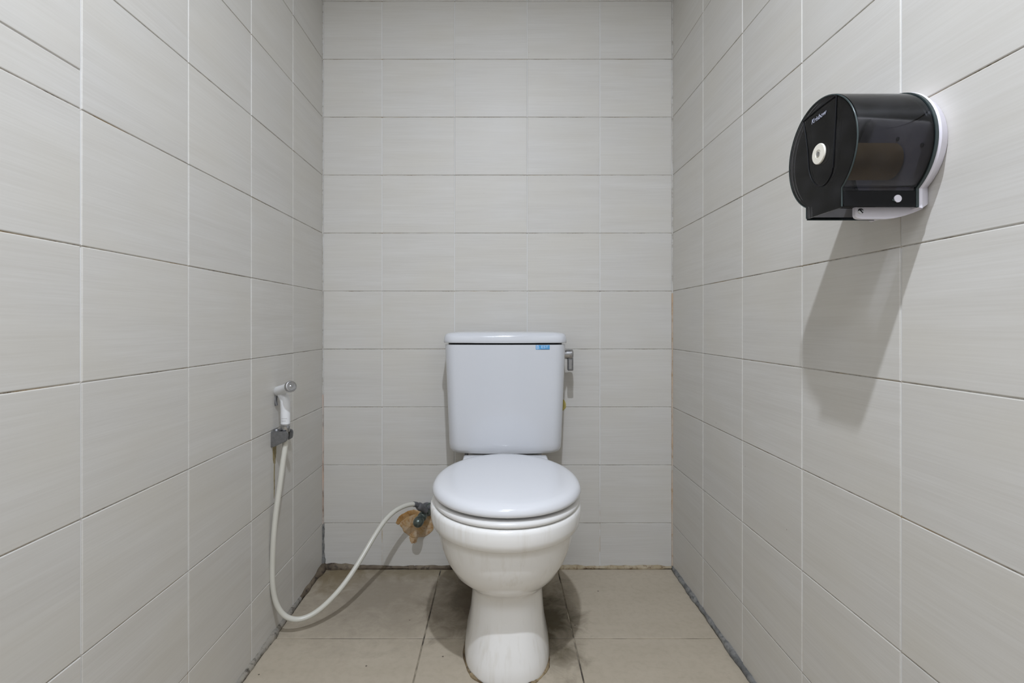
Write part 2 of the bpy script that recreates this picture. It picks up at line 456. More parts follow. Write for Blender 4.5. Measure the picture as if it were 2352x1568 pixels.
# ceiling downlight (the one lamp of the stall)
lampo = empty('ceiling_downlight', 'small round white downlight on the ceiling above the viewer', 'lamp')
bm = bmesh.new(); lathe(bm, (LAMP.x, LAMP.y, H), (0, 0, -1), [(0, 0.07), (0.02, 0.07), (0.025, 0.058), (H-LAMP.z-0.004, 0.056), (H-LAMP.z+0.006, 0.058), (H-LAMP.z+0.006, 0.047), (H-LAMP.z-0.004, 0.046)], 36)
smooth(obj('housing', bm, M['white_plastic'], lampo))
bm = bmesh.new(); lathe(bm, (LAMP.x, LAMP.y, LAMP.z+0.0035), (0, 0, -1), [(0, 0.0455), (0.002, 0.0455)], 36)
obj('diffuser', bm, M['lamp'], lampo)
ld = bpy.data.lights.new('downlight', 'AREA'); ld.shape = 'DISK'; ld.size = 0.045; ld.energy = LAMP_POWER; ld.color = LAMP_COLOR
lo = bpy.data.objects.new('downlight', ld); COL.objects.link(lo); lo.location = LAMP; lo.parent = lampo
fillo = empty('added_fill_panel', 'unseen flat square ceiling panel added as fill light behind the viewer', 'lamp')  # fill panel added to brighten faces turned towards the viewer
bm = bmesh.new(); box(bm, FILL_PANEL.x-0.31, FILL_PANEL.x+0.31, FILL_PANEL.y-0.31, FILL_PANEL.y+0.31, FILL_PANEL.z-0.004, H-0.0002, 0.002, 1)
obj('frame', bm, M['white_plastic'], fillo)
bm = bmesh.new(); box(bm, FILL_PANEL.x-0.29, FILL_PANEL.x+0.29, FILL_PANEL.y-0.29, FILL_PANEL.y+0.29, FILL_PANEL.z-0.006, FILL_PANEL.z-0.004)
obj('diffuser', bm, M['lamp'], fillo)
ld2 = bpy.data.lights.new('fill_light', 'AREA'); ld2.shape = 'SQUARE'; ld2.size = 0.57; ld2.energy = FILL_POWER; ld2.color = LAMP_COLOR
lo2 = bpy.data.objects.new('fill_light', ld2); COL.objects.link(lo2); lo2.location = (FILL_PANEL.x, FILL_PANEL.y, FILL_PANEL.z-0.008); lo2.parent = fillo

# ------------------------------------------------------------------ toilet
CX = 0.0145
def egg(z, hw, yf, yb, yc, n=2.0, N=72, cx=CX, nb=None):
    out = []
    for i in range(N):
        t = 2*math.pi*i/N; c, s = math.cos(t), math.sin(t)
        e = n if s < 0 else (nb or n)
        x = cx+hw*math.copysign(abs(c)**(2/e), c)
        y = yc+(yb-yc if s > 0 else yc-yf)*math.copysign(abs(s)**(2/e), s)
        out.append((x, y, z))
    return out
toilet = empty('toilet', 'white ceramic close-coupled toilet with closed lid against the back wall', 'toilet')
toilet.location = (0, 0, 0)
bm = bmesh.new()
prof = [ # z, half width, front y, back y, centre y, exponent
    (0.000, 0.1080, -0.578, -0.14, -0.42, 2.5),
    (0.012, 0.1095, -0.580, -0.14, -0.42, 2.5),
    (0.040, 0.1065, -0.577, -0.14, -0.42, 2.5),
    (0.080, 0.098, -0.568, -0.14, -0.42, 2.5),
    (0.120, 0.0935, -0.560, -0.14, -0.42, 2.5),
    (0.160, 0.0905, -0.554, -0.14, -0.42, 2.5),
    (0.180, 0.0900, -0.553, -0.14, -0.42, 2.5),
    (0.190, 0.0920, -0.5555, -0.142, -0.42, 2.47),
    (0.197, 0.0958, -0.561, -0.145, -0.42, 2.44),
    (0.204, 0.1020, -0.570, -0.15, -0.42, 2.40),
    (0.212, 0.1100, -0.5825, -0.155, -0.425, 2.35),
    (0.222, 0.1195, -0.5965, -0.165, -0.43, 2.3),
    (0.237, 0.134, -0.615, -0.18, -0.44, 2.2),
    (0.267, 0.151, -0.635, -0.20, -0.45, 2.12),
    (0.300, 0.1635, -0.648, -0.22, -0.455, 2.08),
    (0.330, 0.1700, -0.655, -0.23, -0.46, 2.05),
    (0.345, 0.1725, -0.658, -0.235, -0.46, 2.05),
    (0.349, 0.1750, -0.662, -0.238, -0.46, 2.05),
    (0.352, 0.1805, -0.669, -0.24, -0.46, 2.05),
    (0.357, 0.1850, -0.675, -0.24, -0.46, 2.05),
    (0.370, 0.1880, -0.6785, -0.238, -0.46, 2.05),
    (0.392, 0.1890, -0.6800, -0.238, -0.46, 2.05),
    (0.399, 0.1875, -0.678, -0.24, -0.46, 2.05),
    (0.4025, 0.1835, -0.674, -0.244, -0.46, 2.05),
    (0.4035, 0.177, -0.667, -0.25, -0.46, 2.05),
    (0.4035, 0.128, -0.62, -0.29, -0.46, 2.0),
    (0.385, 0.122, -0.61, -0.30, -0.46, 2.0),
    (0.30, 0.10, -0.57, -0.33, -0.46, 2.0),
    (0.26, 0.05, -0.50, -0.40, -0.46, 2.0)]
def bowl_cx(z):   # the pan sits very slightly askew on its foot
    k_ = [(0.0, 0.0160), (0.18, 0.0172), (0.205, 0.0155), (0.24, 0.0122), (1.0, 0.0118)]
    for (a, xa), (b, xb) in zip(k_, k_[1:]):
        if z <= b: return xa+(xb-xa)*(z-a)/(b-a)
    return 0.0118
loft(bm, [egg(*p, cx=bowl_cx(p[0])) for p in prof])
bowl = smooth(obj('bowl', bm, M['ceramic_bowl'], toilet), 50)
# rear deck that carries the tank
bm = bmesh.new()
loft(bm, [egg(z, hw, yf, -0.02, -0.14, 5.0, 48) for z, hw, yf in
          ((0.0, 0.085, -0.26), (0.18, 0.080, -0.26), (0.26, 0.09, -0.27), (0.36, 0.115, -0.28), (0.40, 0.118, -0.29), (0.427, 0.118, -0.235), (0.4305, 0.115, -0.230))])
smooth(obj('rear_deck', bm, M['ceramic_bowl'], toilet), 50)
# bead of sealant around the foot of the pedestal
bm = bmesh.new()
ringpts = [Vector(p) for p in egg(0.001, 0.1090, -0.580, -0.14, -0.42, 2.5, 90, cx=0.016)]
rr = random.Random(3)
rs = [0.0034*(1+0.5*math.sin(i*0.7)+rr.uniform(-0.3, 0.3)) for i in range(len(ringpts))]
tube(bm, ringpts+[ringpts[0]], rs+[rs[0]], 8)
smooth(obj('base_sealant', bm, M['mould_tan'], toilet, 'brown stained sealant around the toilet foot'), 80)
# seat ring
bm = bmesh.new()
def seatring(z, g, inner=False):
    return egg(z, (0.122 if inner else 0.1840)-g, (-0.60 if inner else -0.6765)+g, (-0.30 if inner else -0.243)-g, -0.46, 2.05)
loft(bm, [seatring(0.4055, 0.004), seatring(0.4075, 0.001), seatring(0.412, 0.0), seatring(0.4165, 0.002), seatring(0.420, 0.009), seatring(0.421, 0.016),
          seatring(0.421, -0.008, True), seatring(0.413, 0, True), seatring(0.4055, -0.004, True), seatring(0.4055, 0.004)], False, False)
bmesh.ops.remove_doubles(bm, verts=bm.verts, dist=1e-5)
smooth(obj('seat', bm, M['seat2'], toilet), 60)
# bumpers that hold the lid clear of the seat
for sx in (-0.11, 0.11):
    bm = bmesh.new(); lathe(bm, (CX+sx, -0.56, 0.4205), (0, 0, 1), [(0, 0.008), (0.004, 0.0075), (0.0078, 0.006)], 14)
    smooth(obj('lid_bumper', bm, M['seat2'], toilet))
# lid
bm = bmesh.new()
def lidring(z, s, inset=0.0):
    return egg(z, (0.1865-inset)*s, -0.46-(0.2165-inset)*s, -0.46+(0.253-inset)*s, -0.46, 2.06)
LZ = 0.428
loft(bm, [lidring(LZ+0.003, 1, 0.012), lidring(LZ, 1, 0.006), lidring(LZ+0.001, 1, 0.002), lidring(LZ+0.005, 1, 0.0), lidring(LZ+0.010, 1, 0.0005), lidring(LZ+0.016, 1, 0.003),
          lidring(LZ+0.0205, 1, 0.0075), lidring(LZ+0.0235, 1, 0.014), lidring(LZ+0.0255, 1, 0.024), lidring(LZ+0.027, 1, 0.045),
          lidring(LZ+0.0285, 1, 0.085), lidring(LZ+0.0293, 1, 0.13), lidring(LZ+0.0295, 1, 0.17)])
smooth(obj('seat_lid', bm, M['seat'], toilet), 60)
# hinge bar behind the lid
bm = bmesh.new(); box(bm, CX-0.128, CX+0.127, -0.292, -0.203, 0.4055, 0.4440, 0.006, 3)
smooth(obj('hinge_bar', bm, M['seat'], toilet))
# tank
def tank_ring(z, hw, yf, yb, r, bow, cx=CX, NF=22, NC=7):
    """rounded rectangle with a bowed front, same point count each call"""
    pts = []
    r = min(r, 0.42*(yb-yf))
    def arc(cxx, cyy, a0, a1):
        for i in range(NC+1):
            a = a0+(a1-a0)*i/NC
            pts.append([cxx+r*math.cos(a), cyy+r*math.sin(a)])
    x0, x1 = cx-hw, cx+hw
    arc(x1-r, yb-r, math.pi/2, 0)
    arc(x1-r, yf+r, 0, -math.pi/2)
    for i in range(1, NF):
        pts.append([x1-r-(x1-x0-2*r)*i/NF, yf])
    arc(x0+r, yf+r, -math.pi/2, -math.pi)
    arc(x0+r, yb-r, math.pi, math.pi/2)
    out = []
    for x, y in pts:
        f = max(0.0, min(1.0, (yb-y)/(yb-yf)))
        out.append((x, y-bow*f*(1-((x-cx)/hw)**2), z))
    return out
TB = -0.012
bm = bmesh.new()
tp = [(0.4355, 0.140, -0.135), (0.4365, 0.156, -0.150), (0.4395, 0.1665, -0.160), (0.445, 0.1730, -0.166), (0.453, 0.1764, -0.1695), (0.468, 0.1778, -0.1710),
      (0.55, 0.1810, -0.1735), (0.65, 0.1850, -0.176), (0.74, 0.1885, -0.1785), (0.7795, 0.1900, -0.1795)]
loft(bm, [tank_ring(z, hw, yf, TB, 0.032, 0.014) for z, hw, yf in tp])
tank = smooth(obj('tank', bm, M['ceramic'], toilet), 50)
# black strip standing in for the shaded gap under the tank lid
bm = bmesh.new()
loft(bm, [tank_ring(z, 0.180, -0.170, TB-0.006, 0.03, 0.014) for z in (0.779, 0.7865)])
obj('lid_gap', bm, M['black'], toilet, 'thin black strip for the shaded gap under the tank lid')
bm = bmesh.new()
lp = [(0.7850, 0.1910, -0.1805), (0.7850, 0.1930, -0.1825), (0.7868, 0.1940, -0.1835), (0.795, 0.1935, -0.1832), (0.804, 0.1920, -0.182),
      (0.810, 0.1893, -0.1795), (0.8140, 0.1845, -0.175), (0.8165, 0.176, -0.168), (0.8183, 0.163, -0.155), (0.8195, 0.130, -0.135), (0.820, 0.09, -0.11)]
loft(bm, [tank_ring(z, hw, yf, TB-(0.1940-hw)*0.6+0.004, 0.032, 0.015) for z, hw, yf in lp])
smooth(obj('tank_lid', bm, M['ceramic'], toilet), 60)
# flush lever on the right side of the tank
lev = empty('flush_lever', None, None); lev.parent = toilet
LY = -0.095
bm = bmesh.new()
lathe(bm, (0.2020, LY, 0.7455), (1, 0, 0), [(0, 0.0172), (0.003, 0.0172), (0.0032, 0.0160), (0.012, 0.0160), (0.0122, 0.0166), (0.0200, 0.0166), (0.021, 0.015)], 26)
smooth(obj('lever_hub', bm, M['chrome'], lev, 'chrome lever hub'), 30)
bm = bmesh.new(); lathe(bm, (0.2215, LY, 0.7455), (1, 0, 0), [(0, 0.0174), (0.009, 0.0174), (0.0125, 0.0163), (0.0148, 0.0135), (0.0153, 0.004)], 26)
smooth(obj('lever_cap', bm, M['chrome'], lev), 50)
bm = bmesh.new(); box(bm, 0.2185, 0.2365, LY-0.0085, LY+0.0085, 0.6915, 0.738, 0.003, 3)
smooth(obj('lever_arm', bm, M['chrome_worn'], lev), 50)
bm = bmesh.new(); box(bm, 0.2215, 0.2315, LY-0.0093, LY-0.008, 0.697, 0.728, 0.0005, 1)
obj('lever_inset', bm, M['chrome'], lev)

def tank_front_y(x, yf=-0.1793, hw=0.19, bow=0.014):
    return yf-bow*(1-((x-CX)/hw)**2)
# the BEST sticker
def sticker_box(x0, x1, z0, z1, off, mat, name, parent):
    bm = bmesh.new(); n = 6; fr, bk = [], []
    xs = [x0+(x1-x0)*i/n for i in range(n+1)]
    ring = lambda x, e: [(x, tank_front_y(x)-e, z0), (x, tank_front_y(x)-e, z1), (x, tank_front_y(x)+0.0004, z1), (x, tank_front_y(x)+0.0004, z0)]
    loft(bm, [ring(x, off) for x in xs])
    return obj(name, bm, mat, parent)
sx0, sx1 = 0.1075, 0.1515
stk = sticker_box(sx0+0.0008, sx1, 0.7650, 0.7785, 0.0009, M['blue'], 'sticker', toilet)
stk['label'] = 'small blue sticker reading BEST'
sticker_box(sx0+0.0145, sx1-0.0008, 0.7652, 0.7668, 0.0011, M['blue_dark'], 'underline', stk)
def put_letters(s, size, x, z, sx, name):
    me = text_mesh(name, s, size, 0.0002)
    for v in me.vertices:
        px = x+v.co.x*sx
        v.co = Vector((px, tank_front_y(px)-0.0012-v.co.z, z+v.co.y))
    me.materials.append(M['sticker_white'])
    return obj(name, me, None, stk)
put_letters('B', 0.0165, sx0+0.0065, 0.7716, 1.0, 'letter')
put_letters('EST', 0.0115, sx0+0.0285, 0.7722, 1.25, 'letter')
# little drilled bolt hole at the foot of the pedestal
bh = at(1208.5, 1550, 1.199)
bm = bmesh.new(); lathe(bm, bh+Vector((0, 0.004, 0)), (0, -1, 0.12), [(0, 0.0035), (0.005, 0.0035), (0.0052, 0.002)], 14)
obj('bolt_hole', bm, M['black'], toilet, 'tiny dark hole near the foot of the pedestal')

# ------------------------------------------------------------------ wall patches at the back
def blob(name, cx, cz, rx, rz, mat, parent, seed, th=0.0022, jag=0.16, label=None, y0=0.0005):
    rnd = random.Random(seed); n = 44; bm = bmesh.new()
    ph = [rnd.uniform(0, 6.28) for _ in range(4)]
    rad = [1+jag*(0.5*math.sin(2*2*math.pi*i/n+ph[0])+0.35*math.sin(5*2*math.pi*i/n+ph[1])+0.3*math.sin(9*2*math.pi*i/n+ph[2]))+rnd.uniform(-jag, jag)*0.2 for i in range(n)]
    def ring(s, y): return [(cx+rx*s*rad[i]*math.cos(2*math.pi*i/n), y, cz+rz*s*rad[i]*math.sin(2*math.pi*i/n)) for i in range(n)]
    loft(bm, [ring(1, y0), ring(0.99, -th*0.6), ring(0.93, -th), ring(0.5, -th*1.1)])
    return smooth(obj(name, bm, mat, parent, label), 60)
p = at(958, 1203, CAMD)
blob('pipe_patch', p.x, p.z, 0.060, 0.046, M['patch_pale'], wall_back, 5, 0.0012, 0.09, 'round rusty filler around the valve pipe')
p = at(930, 1184, CAMD)
bm = bmesh.new()
arc = [at(u, v, CAMD) for u, v in ((912, 1203), (921, 1191), (934, 1182), (948, 1177), (957, 1175))]
pts = catmull(arc, 6); tube(bm, [q+Vector((0, 0.001, 0)) for q in pts], [0.0105*min(1, 0.5+0.12*i, 0.5+0.12*(len(pts)-1-i))*(1+0.07*math.sin(i*0.9+1)+0.04*math.sin(i*2.3)) for i in range(len(pts))], 10)
for v in bm.verts: v.co.y *= 0.22
smooth(obj('filler_ridge', bm, M['patch'], wall_back, 'dark orange ridge of filler left of the valve'), 70)
p = at(950, 1243, CAMD)
blob('rust_run', p.x, p.z+0.010, 0.013, 0.019, M['patch_pale'], wall_back, 8, 0.0006, 0.2, 'rust run below the valve')
p = at(1289, 932, CAMD)
blob('yellow_patch', p.x, p.z+0.004, 0.0165, 0.021, M['yellow'], wall_back, 11, 0.0018, 0.06, 'small yellow filler patch right of the tank')

# ------------------------------------------------------------------ angle valve
valve = empty('angle_valve', 'corroded green-grey angle valve on the rusty patch behind the bowl', 'valve')
pA = at(957, 1204, 1.662); pB = at(986, 1163, 1.752)
ax = (pB-pA); L = ax.length; axn = ax.normalized()
bm = bmesh.new()
lathe(bm, pA-axn*0.004, axn, [(0, 0.003), (0.0015, 0.009), (0.005, 0.0135), (0.011, 0.016), (0.020, 0.0165), (0.028, 0.0155), (0.031, 0.0125)], 22)
smooth(obj('handle', bm, M['brass'], valve, 'rounded green-grey valve handle'), 60)
bm = bmesh.new()
lathe(bm, pA+axn*0.027, axn, [(0, 0.012), (0.008, 0.0125), (0.010, 0.0148), (0.020, 0.0148), (0.022, 0.0115), (0.034, 0.0115), (0.036, 0.0145), (0.050, 0.0145), (0.052, 0.011), (L-0.02, 0.011)], 20)
smooth(obj('body', bm, M['brass'], valve), 35)
wallp = pA+axn*(L*0.72)
bm = bmesh.new()
lathe(bm, Vector((wallp.x, wallp.y, wallp.z-0.004)), (0, 1, 0), [(0, 0.010), (0.03, 0.010), (-wallp.y-0.012, 0.010), (-wallp.y-0.010, 0.022), (-wallp.y-0.0015, 0.024)], 20)
smooth(obj('inlet_pipe', bm, M['dark_metal'], valve), 40)
pn = at(977, 1172, 1.70); pm = at(960, 1160, 1.685)
nd = (pn-pm)
bm = bmesh.new()
lathe(bm, pm, nd, [(0, 0.0105), (0.004, 0.0125), (0.014, 0.0135), (0.017, 0.0115), (nd.length+0.004, 0.0095)], 18)
smooth(obj('hose_nut', bm, M['dark_metal'], valve, 'dark grey nut where the hose joins'), 40)
bm = bmesh.new()
q = at(984, 1166, 1.725)
pts = catmull([q, q+Vector((0.010, 0.0, 0.006)), q+Vector((0.06, 0.002, 0.025)), q+Vector((0.118, 0.003, 0.09)), q+Vector((0.131, 0.003, 0.214))], 8)
tube(bm, pts, 0.0065, 14)
smooth(obj('tank_supply_tube', bm, M['dark_metal'], valve), 60)

# ------------------------------------------------------------------ bidet hose
HX = -0.574
hp = [(655.5, 990, 1.380), (655, 1022, 1.379), (650, 1060, 1.372), (642, 1120, 1.364), (633.5, 1180, 1.359), (628, 1240, 1.356), (625.5, 1300, 1.358),
      (626.5, 1345, 1.360), (633, 1380, 1.364), (645, 1404, 1.369), (662, 1418, 1.374), (686, 1422, 1.384), (715, 1412, 1.398), (745, 1390, 1.415), (778, 1356, 1.438),
      (806, 1319, 1.466), (832, 1278, 1.50), (858, 1234, 1.54), (882, 1198, 1.58), (905, 1175, 1.615), (930, 1161.5, 1.65), (950, 1157.5, 1.673), (961, 1160, 1.686)]
pts = catmull([at(*q) for q in hp], 8)
bm = bmesh.new(); tube(bm, pts, 0.0071, 18)
hose = smooth(obj('bidet_hose', bm, M['hose'], None, 'cream plastic hose looping from the bidet sprayer to the valve', 'hose'), 80)
bm = bmesh.new()
e = pts[-9:]; tube(bm, e, [0.0086]*8+[0.0092], 16)
smooth(obj('crimp_sleeve', bm, M['dark_metal'], hose, 'dark grey crimp sleeve at the valve end'), 60)

# ------------------------------------------------------------------ bidet sprayer
spr = empty('bidet_sprayer', 'white hand bidet sprayer with chrome nozzle standing in the wall holder', 'bidet sprayer')
Y0 = 1.380-CAMD
D = 1.380
gp = [at(655.5, 975, D), at(655.5, 950, D), at(655.2, 930, D), at(653.5, 915, D+0.003), at(647, 904, D+0.009), at(640, 898, D+0.012), at(643, 894.5, D+0.002), at(652, 891, D-0.016), at(664, 888, D-0.036)]
P1 = catmull(gp[:6], 8)
bm = bmesh.new(); tube(bm, P1, lerp_list([0.0122, 0.0126, 0.0126, 0.0128, 0.0132, 0.0120, 0.0095], len(P1)), 20)
grip = smooth(obj('grip', bm, M['white_plastic'], spr), 80)
hA = at(637, 899, D+0.017); hB = at(667, 887.5, D-0.041)
hd = hB-hA
bm = bmesh.new()
lathe(bm, hA, hd, [(-0.006, 0.004), (-0.004, 0.0085), (0.0, 0.0118), (0.008, 0.0135), (0.02, 0.0132), (0.035, 0.0124), (hd.length-0.006, 0.0118), (hd.length, 0.0118)], 22)
smooth(obj('head', bm, M['white_plastic'], spr), 60)
bm = bmesh.new()
lathe(bm, hB, hd, [(-0.006, 0.0135), (-0.004, 0.0148), (0.004, 0.0150), (0.0065, 0.0140), (0.0070, 0.0118), (0.0058, 0.0108), (0.0056, 0.0045), (0.0068, 0.003), (0.0070, 0.001)], 28)
smooth(obj('nozzle', bm, M['chrome'], spr, 'round chrome spray nozzle'), 35)
bm = bmesh.new()
t0 = at(634, 905, D+0.012); t1 = at(635, 931, D+0.008)
tp2 = catmull([t0, t0.lerp(t1, 0.5)+Vector((-0.003, 0, 0)), t1], 6)
tube(bm, tp2, lerp_list([0.0055, 0.006, 0.004], len(tp2)), 12)
smooth(obj('trigger', bm, M['chrome_worn'], spr, 'grey metal trigger behind the grip'), 60)
cb = at(655.5, 988, D)
bm = bmesh.new(); lathe(bm, cb, (0, 0, 1), [(-0.004, 0.0105), (0.0, 0.0122), (0.0125, 0.0124), (0.0135, 0.0112), (0.0155, 0.0112), (0.016, 0.0126), (0.0182, 0.0126)], 26)
smooth(obj('collar', bm, M['chrome'], spr, 'chrome collar under the grip'), 35)
# two short lines of worn grey print near the foot of the grip
for v, ln in ((959.5, 1.15), (964.5, 0.9)):
    c = at(655.5, v, D); bm = bmesh.new()
    fr, n = [], 8
    rings = []
    for i in range(n+1):
        a = math.radians(-118+62*ln*i/n)
        rings.append([(c.x+r*math.cos(a), c.y+r*math.sin(a), c.z+dz) for r, dz in ((0.0124, -0.0005), (0.01280, -0.0005), (0.01280, 0.0005), (0.0124, 0.0005))])
    loft(bm, rings); obj('print_line', bm, M['print'], grip)

# wall holder
hol = empty('sprayer_holder', 'grey metal wall bracket gripping the foot of the bidet sprayer', 'bracket')
hz = at(645, 998, D).z
hy = Y0
hx = cb.x
bm = bmesh.new()
rings = []
for x, z0, z1, hw in ((XL+0.0003, hz-0.031, hz+0.012, 0.0185), (XL+0.006, hz-0.030, hz+0.0125, 0.0185), (hx-0.0135, hz-0.024, hz+0.012, 0.0180)):
    r = 0.004; q = []
    for (yy, zz, a0) in ((hy+hw-r, z1-r, 0), (hy-hw+r, z1-r, 90), (hy-hw+r, z0+r, 180), (hy+hw-r, z0+r, 270)):
        for s in range(5):
            a = math.radians(a0+22.5*s); q.append((x, yy+r*math.cos(a), zz+r*math.sin(a)))
    rings.append(q)
loft(bm, rings)
smooth(obj('mount', bm, M['chrome_worn'], hol), 45)
for sgn in (-1, 1):
    bm = bmesh.new()
    poly = [(XL+0.004, hz+0.0125), (hx+0.009, hz+0.0125), (hx+0.0125, hz+0.010), (hx+0.0145, hz+0.004), (hx+0.0135, hz-0.009), (hx+0.010, hz-0.0135), (XL+0.006, hz-0.030)]
    prism(bm, poly, 'y', hy+sgn*0.0132, hy+sgn*0.0196)
    bmesh.ops.bevel(bm, geom=list(bm.edges), offset=0.0012, segments=2, affect='EDGES')
    smooth(obj('clip_arm', bm, M['chrome_worn'], hol), 45)
bm = bmesh.new(); lathe(bm, (XL+0.0085, hy-0.002, hz+0.012), (0, 0, 1), [(-0.002, 0.0075), (0.003, 0.0072), (0.005, 0.005)], 16)
smooth(obj('screw_cap', bm, M['chrome_worn'], hol), 50)
# rust weeping from behind the bracket
p = at(632, 1052, 1.388)
def wall_blob(name, y, z, ry, rz, mat, seed, jag, th):
    rnd = random.Random(seed); n = 36; bm = bmesh.new()
    ph = [rnd.uniform(0, 6.28) for _ in range(3)]
    rad = [1+jag*(0.5*math.sin(4*math.pi*i/n+ph[0])+0.4*math.sin(10*math.pi*i/n+ph[1]))+rnd.uniform(-jag, jag)*0.3 for i in range(n)]
    def ring(s, x): return [(x, y+ry*s*rad[i]*math.cos(2*math.pi*i/n), z+rz*s*rad[i]*math.sin(2*math.pi*i/n)) for i in range(n)]
    loft(bm, [ring(1, XL-0.0005), ring(0.99, XL+th*0.5), ring(0.9, XL+th)])
    return smooth(obj(name, bm, mat, wall_left), 60)
M['weep'] = sealant_material('brown_weep', (0.30, 0.24, 0.12), (0.38, 0.32, 0.18), (0.20, 0.15, 0.07), 40)
wall_blob('rust_weep', hy+0.004, hz-0.045, 0.010, 0.038, M['weep'], 4, 0.3, 0.0007)
wall_blob('rust_weep', hy+0.003, hz-0.115, 0.004, 0.055, M['weep'], 6, 0.3, 0.0006)

# ------------------------------------------------------------------ paper dispenser on the right wall
disp = empty('paper_dispenser', 'smoked plastic toilet paper dispenser with white back plate on the right wall', 'dispenser')
DC, ZC, R = 0.750, 1.0935, 0.0805
ZK = 1.0815
YC = DC-CAMD
XF, XB = 0.469, 0.574         # front face, rear rim of the smoked cover
SK0, SK1, SKZ = -0.049, 0.034, 1.0035   # skirt: near and far side (relative y), lower edge
def outline(rad, sk0, sk1, zb, n=56, zc=ZC):
    """open outline: near skirt foot, up, round over the top, down the far side"""
    a0 = math.acos(max(-1, min(1, sk0/rad))); a1 = math.acos(max(-1, min(1, sk1/rad)))
    # angles measured so that y = rad*cos(a), z = zc + rad*sin(a); start in the lower near quadrant
    s = -a0; e = -a1-2*math.pi     # from -a0 (below, near) going the short way round over near side/top/far side
    pts = [(YC+sk0, zb), (YC+sk0, zb+0.010)]
    for i in range(n+1):
        a = s+(e-s)*i/n
        pts.append((YC+rad*math.cos(a), zc+rad*math.sin(a)))
    pts += [(YC+sk1, zb+0.010), (YC+sk1, zb)]
    return pts
def shell_extrude(o2, x0, x1, th, cap_front=True):
    """thin-walled cover: outer skin, inner skin, closed front"""
    yc = YC; zc = ZC
    def shrink(p, t):
        d = Vector((p[0]-yc, p[1]-zc)); l = d.length
        return (yc+d.x*(l-t)/l, zc+d.y*(l-t)/l) if p[1] > SKZ+0.012 else (p[0]+(t if p[0] < yc else -t), p[1])
    bm = bmesh.new()
    inn = [shrink(p, th) for p in o2]
    A = [bm.verts.new((x0+0.003, *shrink(p, 0.0))) for p in o2]
    A0 = [bm.verts.new((x0, *shrink(p, 0.003))) for p in o2]
    B = [bm.verts.new((x1, *p)) for p in o2]
    C = [bm.verts.new((x1, *p)) for p in inn]
    E = [bm.verts.new((x0+th, *p)) for p in inn]
    n = len(o2)
    for i in range(n-1):
        bm.faces.new((A0[i], A0[i+1], A[i+1], A[i]))
        bm.faces.new((A[i], A[i+1], B[i+1], B[i]))
        bm.faces.new((B[i], B[i+1], C[i+1], C[i]))
        bm.faces.new((C[i], C[i+1], E[i+1], E[i]))
    bm.faces.new(A0); bm.faces.new(list(reversed(E)))
    bm.faces.new((A0[0], A[0], B[0], C[0], E[0])); bm.faces.new((A0[-1], E[-1], C[-1], B[-1], A[-1]))
    bm.faces.new((A0[0], E[0], E[-1], A0[-1]))
    return bm
cov = outline(R, SK0, SK1, SKZ)
cover = smooth(obj('cover', shell_extrude(cov, XF, XB, 0.0022), M['smoke'], disp, 'smoked dark see-through cover'), 35)
# rim flange at the back of the cover
bm = bmesh.new()
o1 = outline(R+0.0014, SK0-0.001, SK1+0.001, SKZ); o0 = outline(R-0.003, SK0+0.003, SK1-0.003, SKZ)
for (a, b) in zip(range(len(o1)-1), range(1, len(o1))):
    q = [bm.verts.new((x, *p)) for x in (XB-0.003, XB+0.001) for p in (o1[a], o1[b], o0[b], o0[a])]
    for f in ((0, 1, 2, 3), (7, 6, 5, 4), (0, 4, 5, 1), (3, 2, 6, 7)): bm.faces.new([q[i] for i in f])
bmesh.ops.remove_doubles(bm, verts=bm.verts, dist=1e-6)
M['rim'] = simple('dark_teal_plastic', (0.035, 0.05, 0.05), 0.25, 0, 0.1, 40)
smooth(obj('cover_rim', bm, M['rim'], disp), 35)
# white back plate
bm = bmesh.new()
def plate(x, g): return [(x, *p) for p in outline(R+0.001-g, SK0-0.001+g, SK1+0.012-g, SKZ-0.001+g)]
loft(bm, [plate(XR-0.0005, 0.0075), plate(XR-0.003, 0.0055), plate(XB+0.005, -0.0005), plate(XB+0.001, 0.0005)])
smooth(obj('back_plate', bm, M['plate_plastic'], disp, 'lilac-white back plate'), 35)
# white screw tongue hanging below the near foot of the plate
bm = bmesh.new(); TD = YC-0.0365
poly = [(0.592, 1.0065), (0.497, 1.0065), (0.497, 0.9950), (0.4982, 0.9922), (0.5010, 0.9906), (0.5060, 0.9900), (0.540, 0.9900), (0.553, 0.9914), (0.566, 0.9944), (0.578, 0.9984), (0.592, 1.0040)]
prism(bm, poly, 'y', TD, TD+0.007)
bmesh.ops.bevel(bm, geom=list(bm.edges), offset=0.0006, segments=1, affect='EDGES')
obj('screw_tongue', bm, M['plate_plastic'], disp)
sc = at(1977, 485, TD+CAMD)
bm = bmesh.new(); lathe(bm, sc+Vector((0, 0.0005, 0)), (0, -1, 0), [(0, 0.0042), (0.0008, 0.0042), (0.0013, 0.0036)], 20)
scr = smooth(obj('screw', bm, M['chrome'], disp), 40)
bm = bmesh.new(); box(bm, sc.x-0.0034, sc.x+0.0034, sc.y-0.0012, sc.y-0.0006, sc.z-0.0005, sc.z+0.0005)
bmesh.ops.rotate(bm, verts=bm.verts, cent=sc, matrix=Matrix.Rotation(math.radians(45), 3, 'Y'))
obj('screw_slot', bm, M['black'], scr)
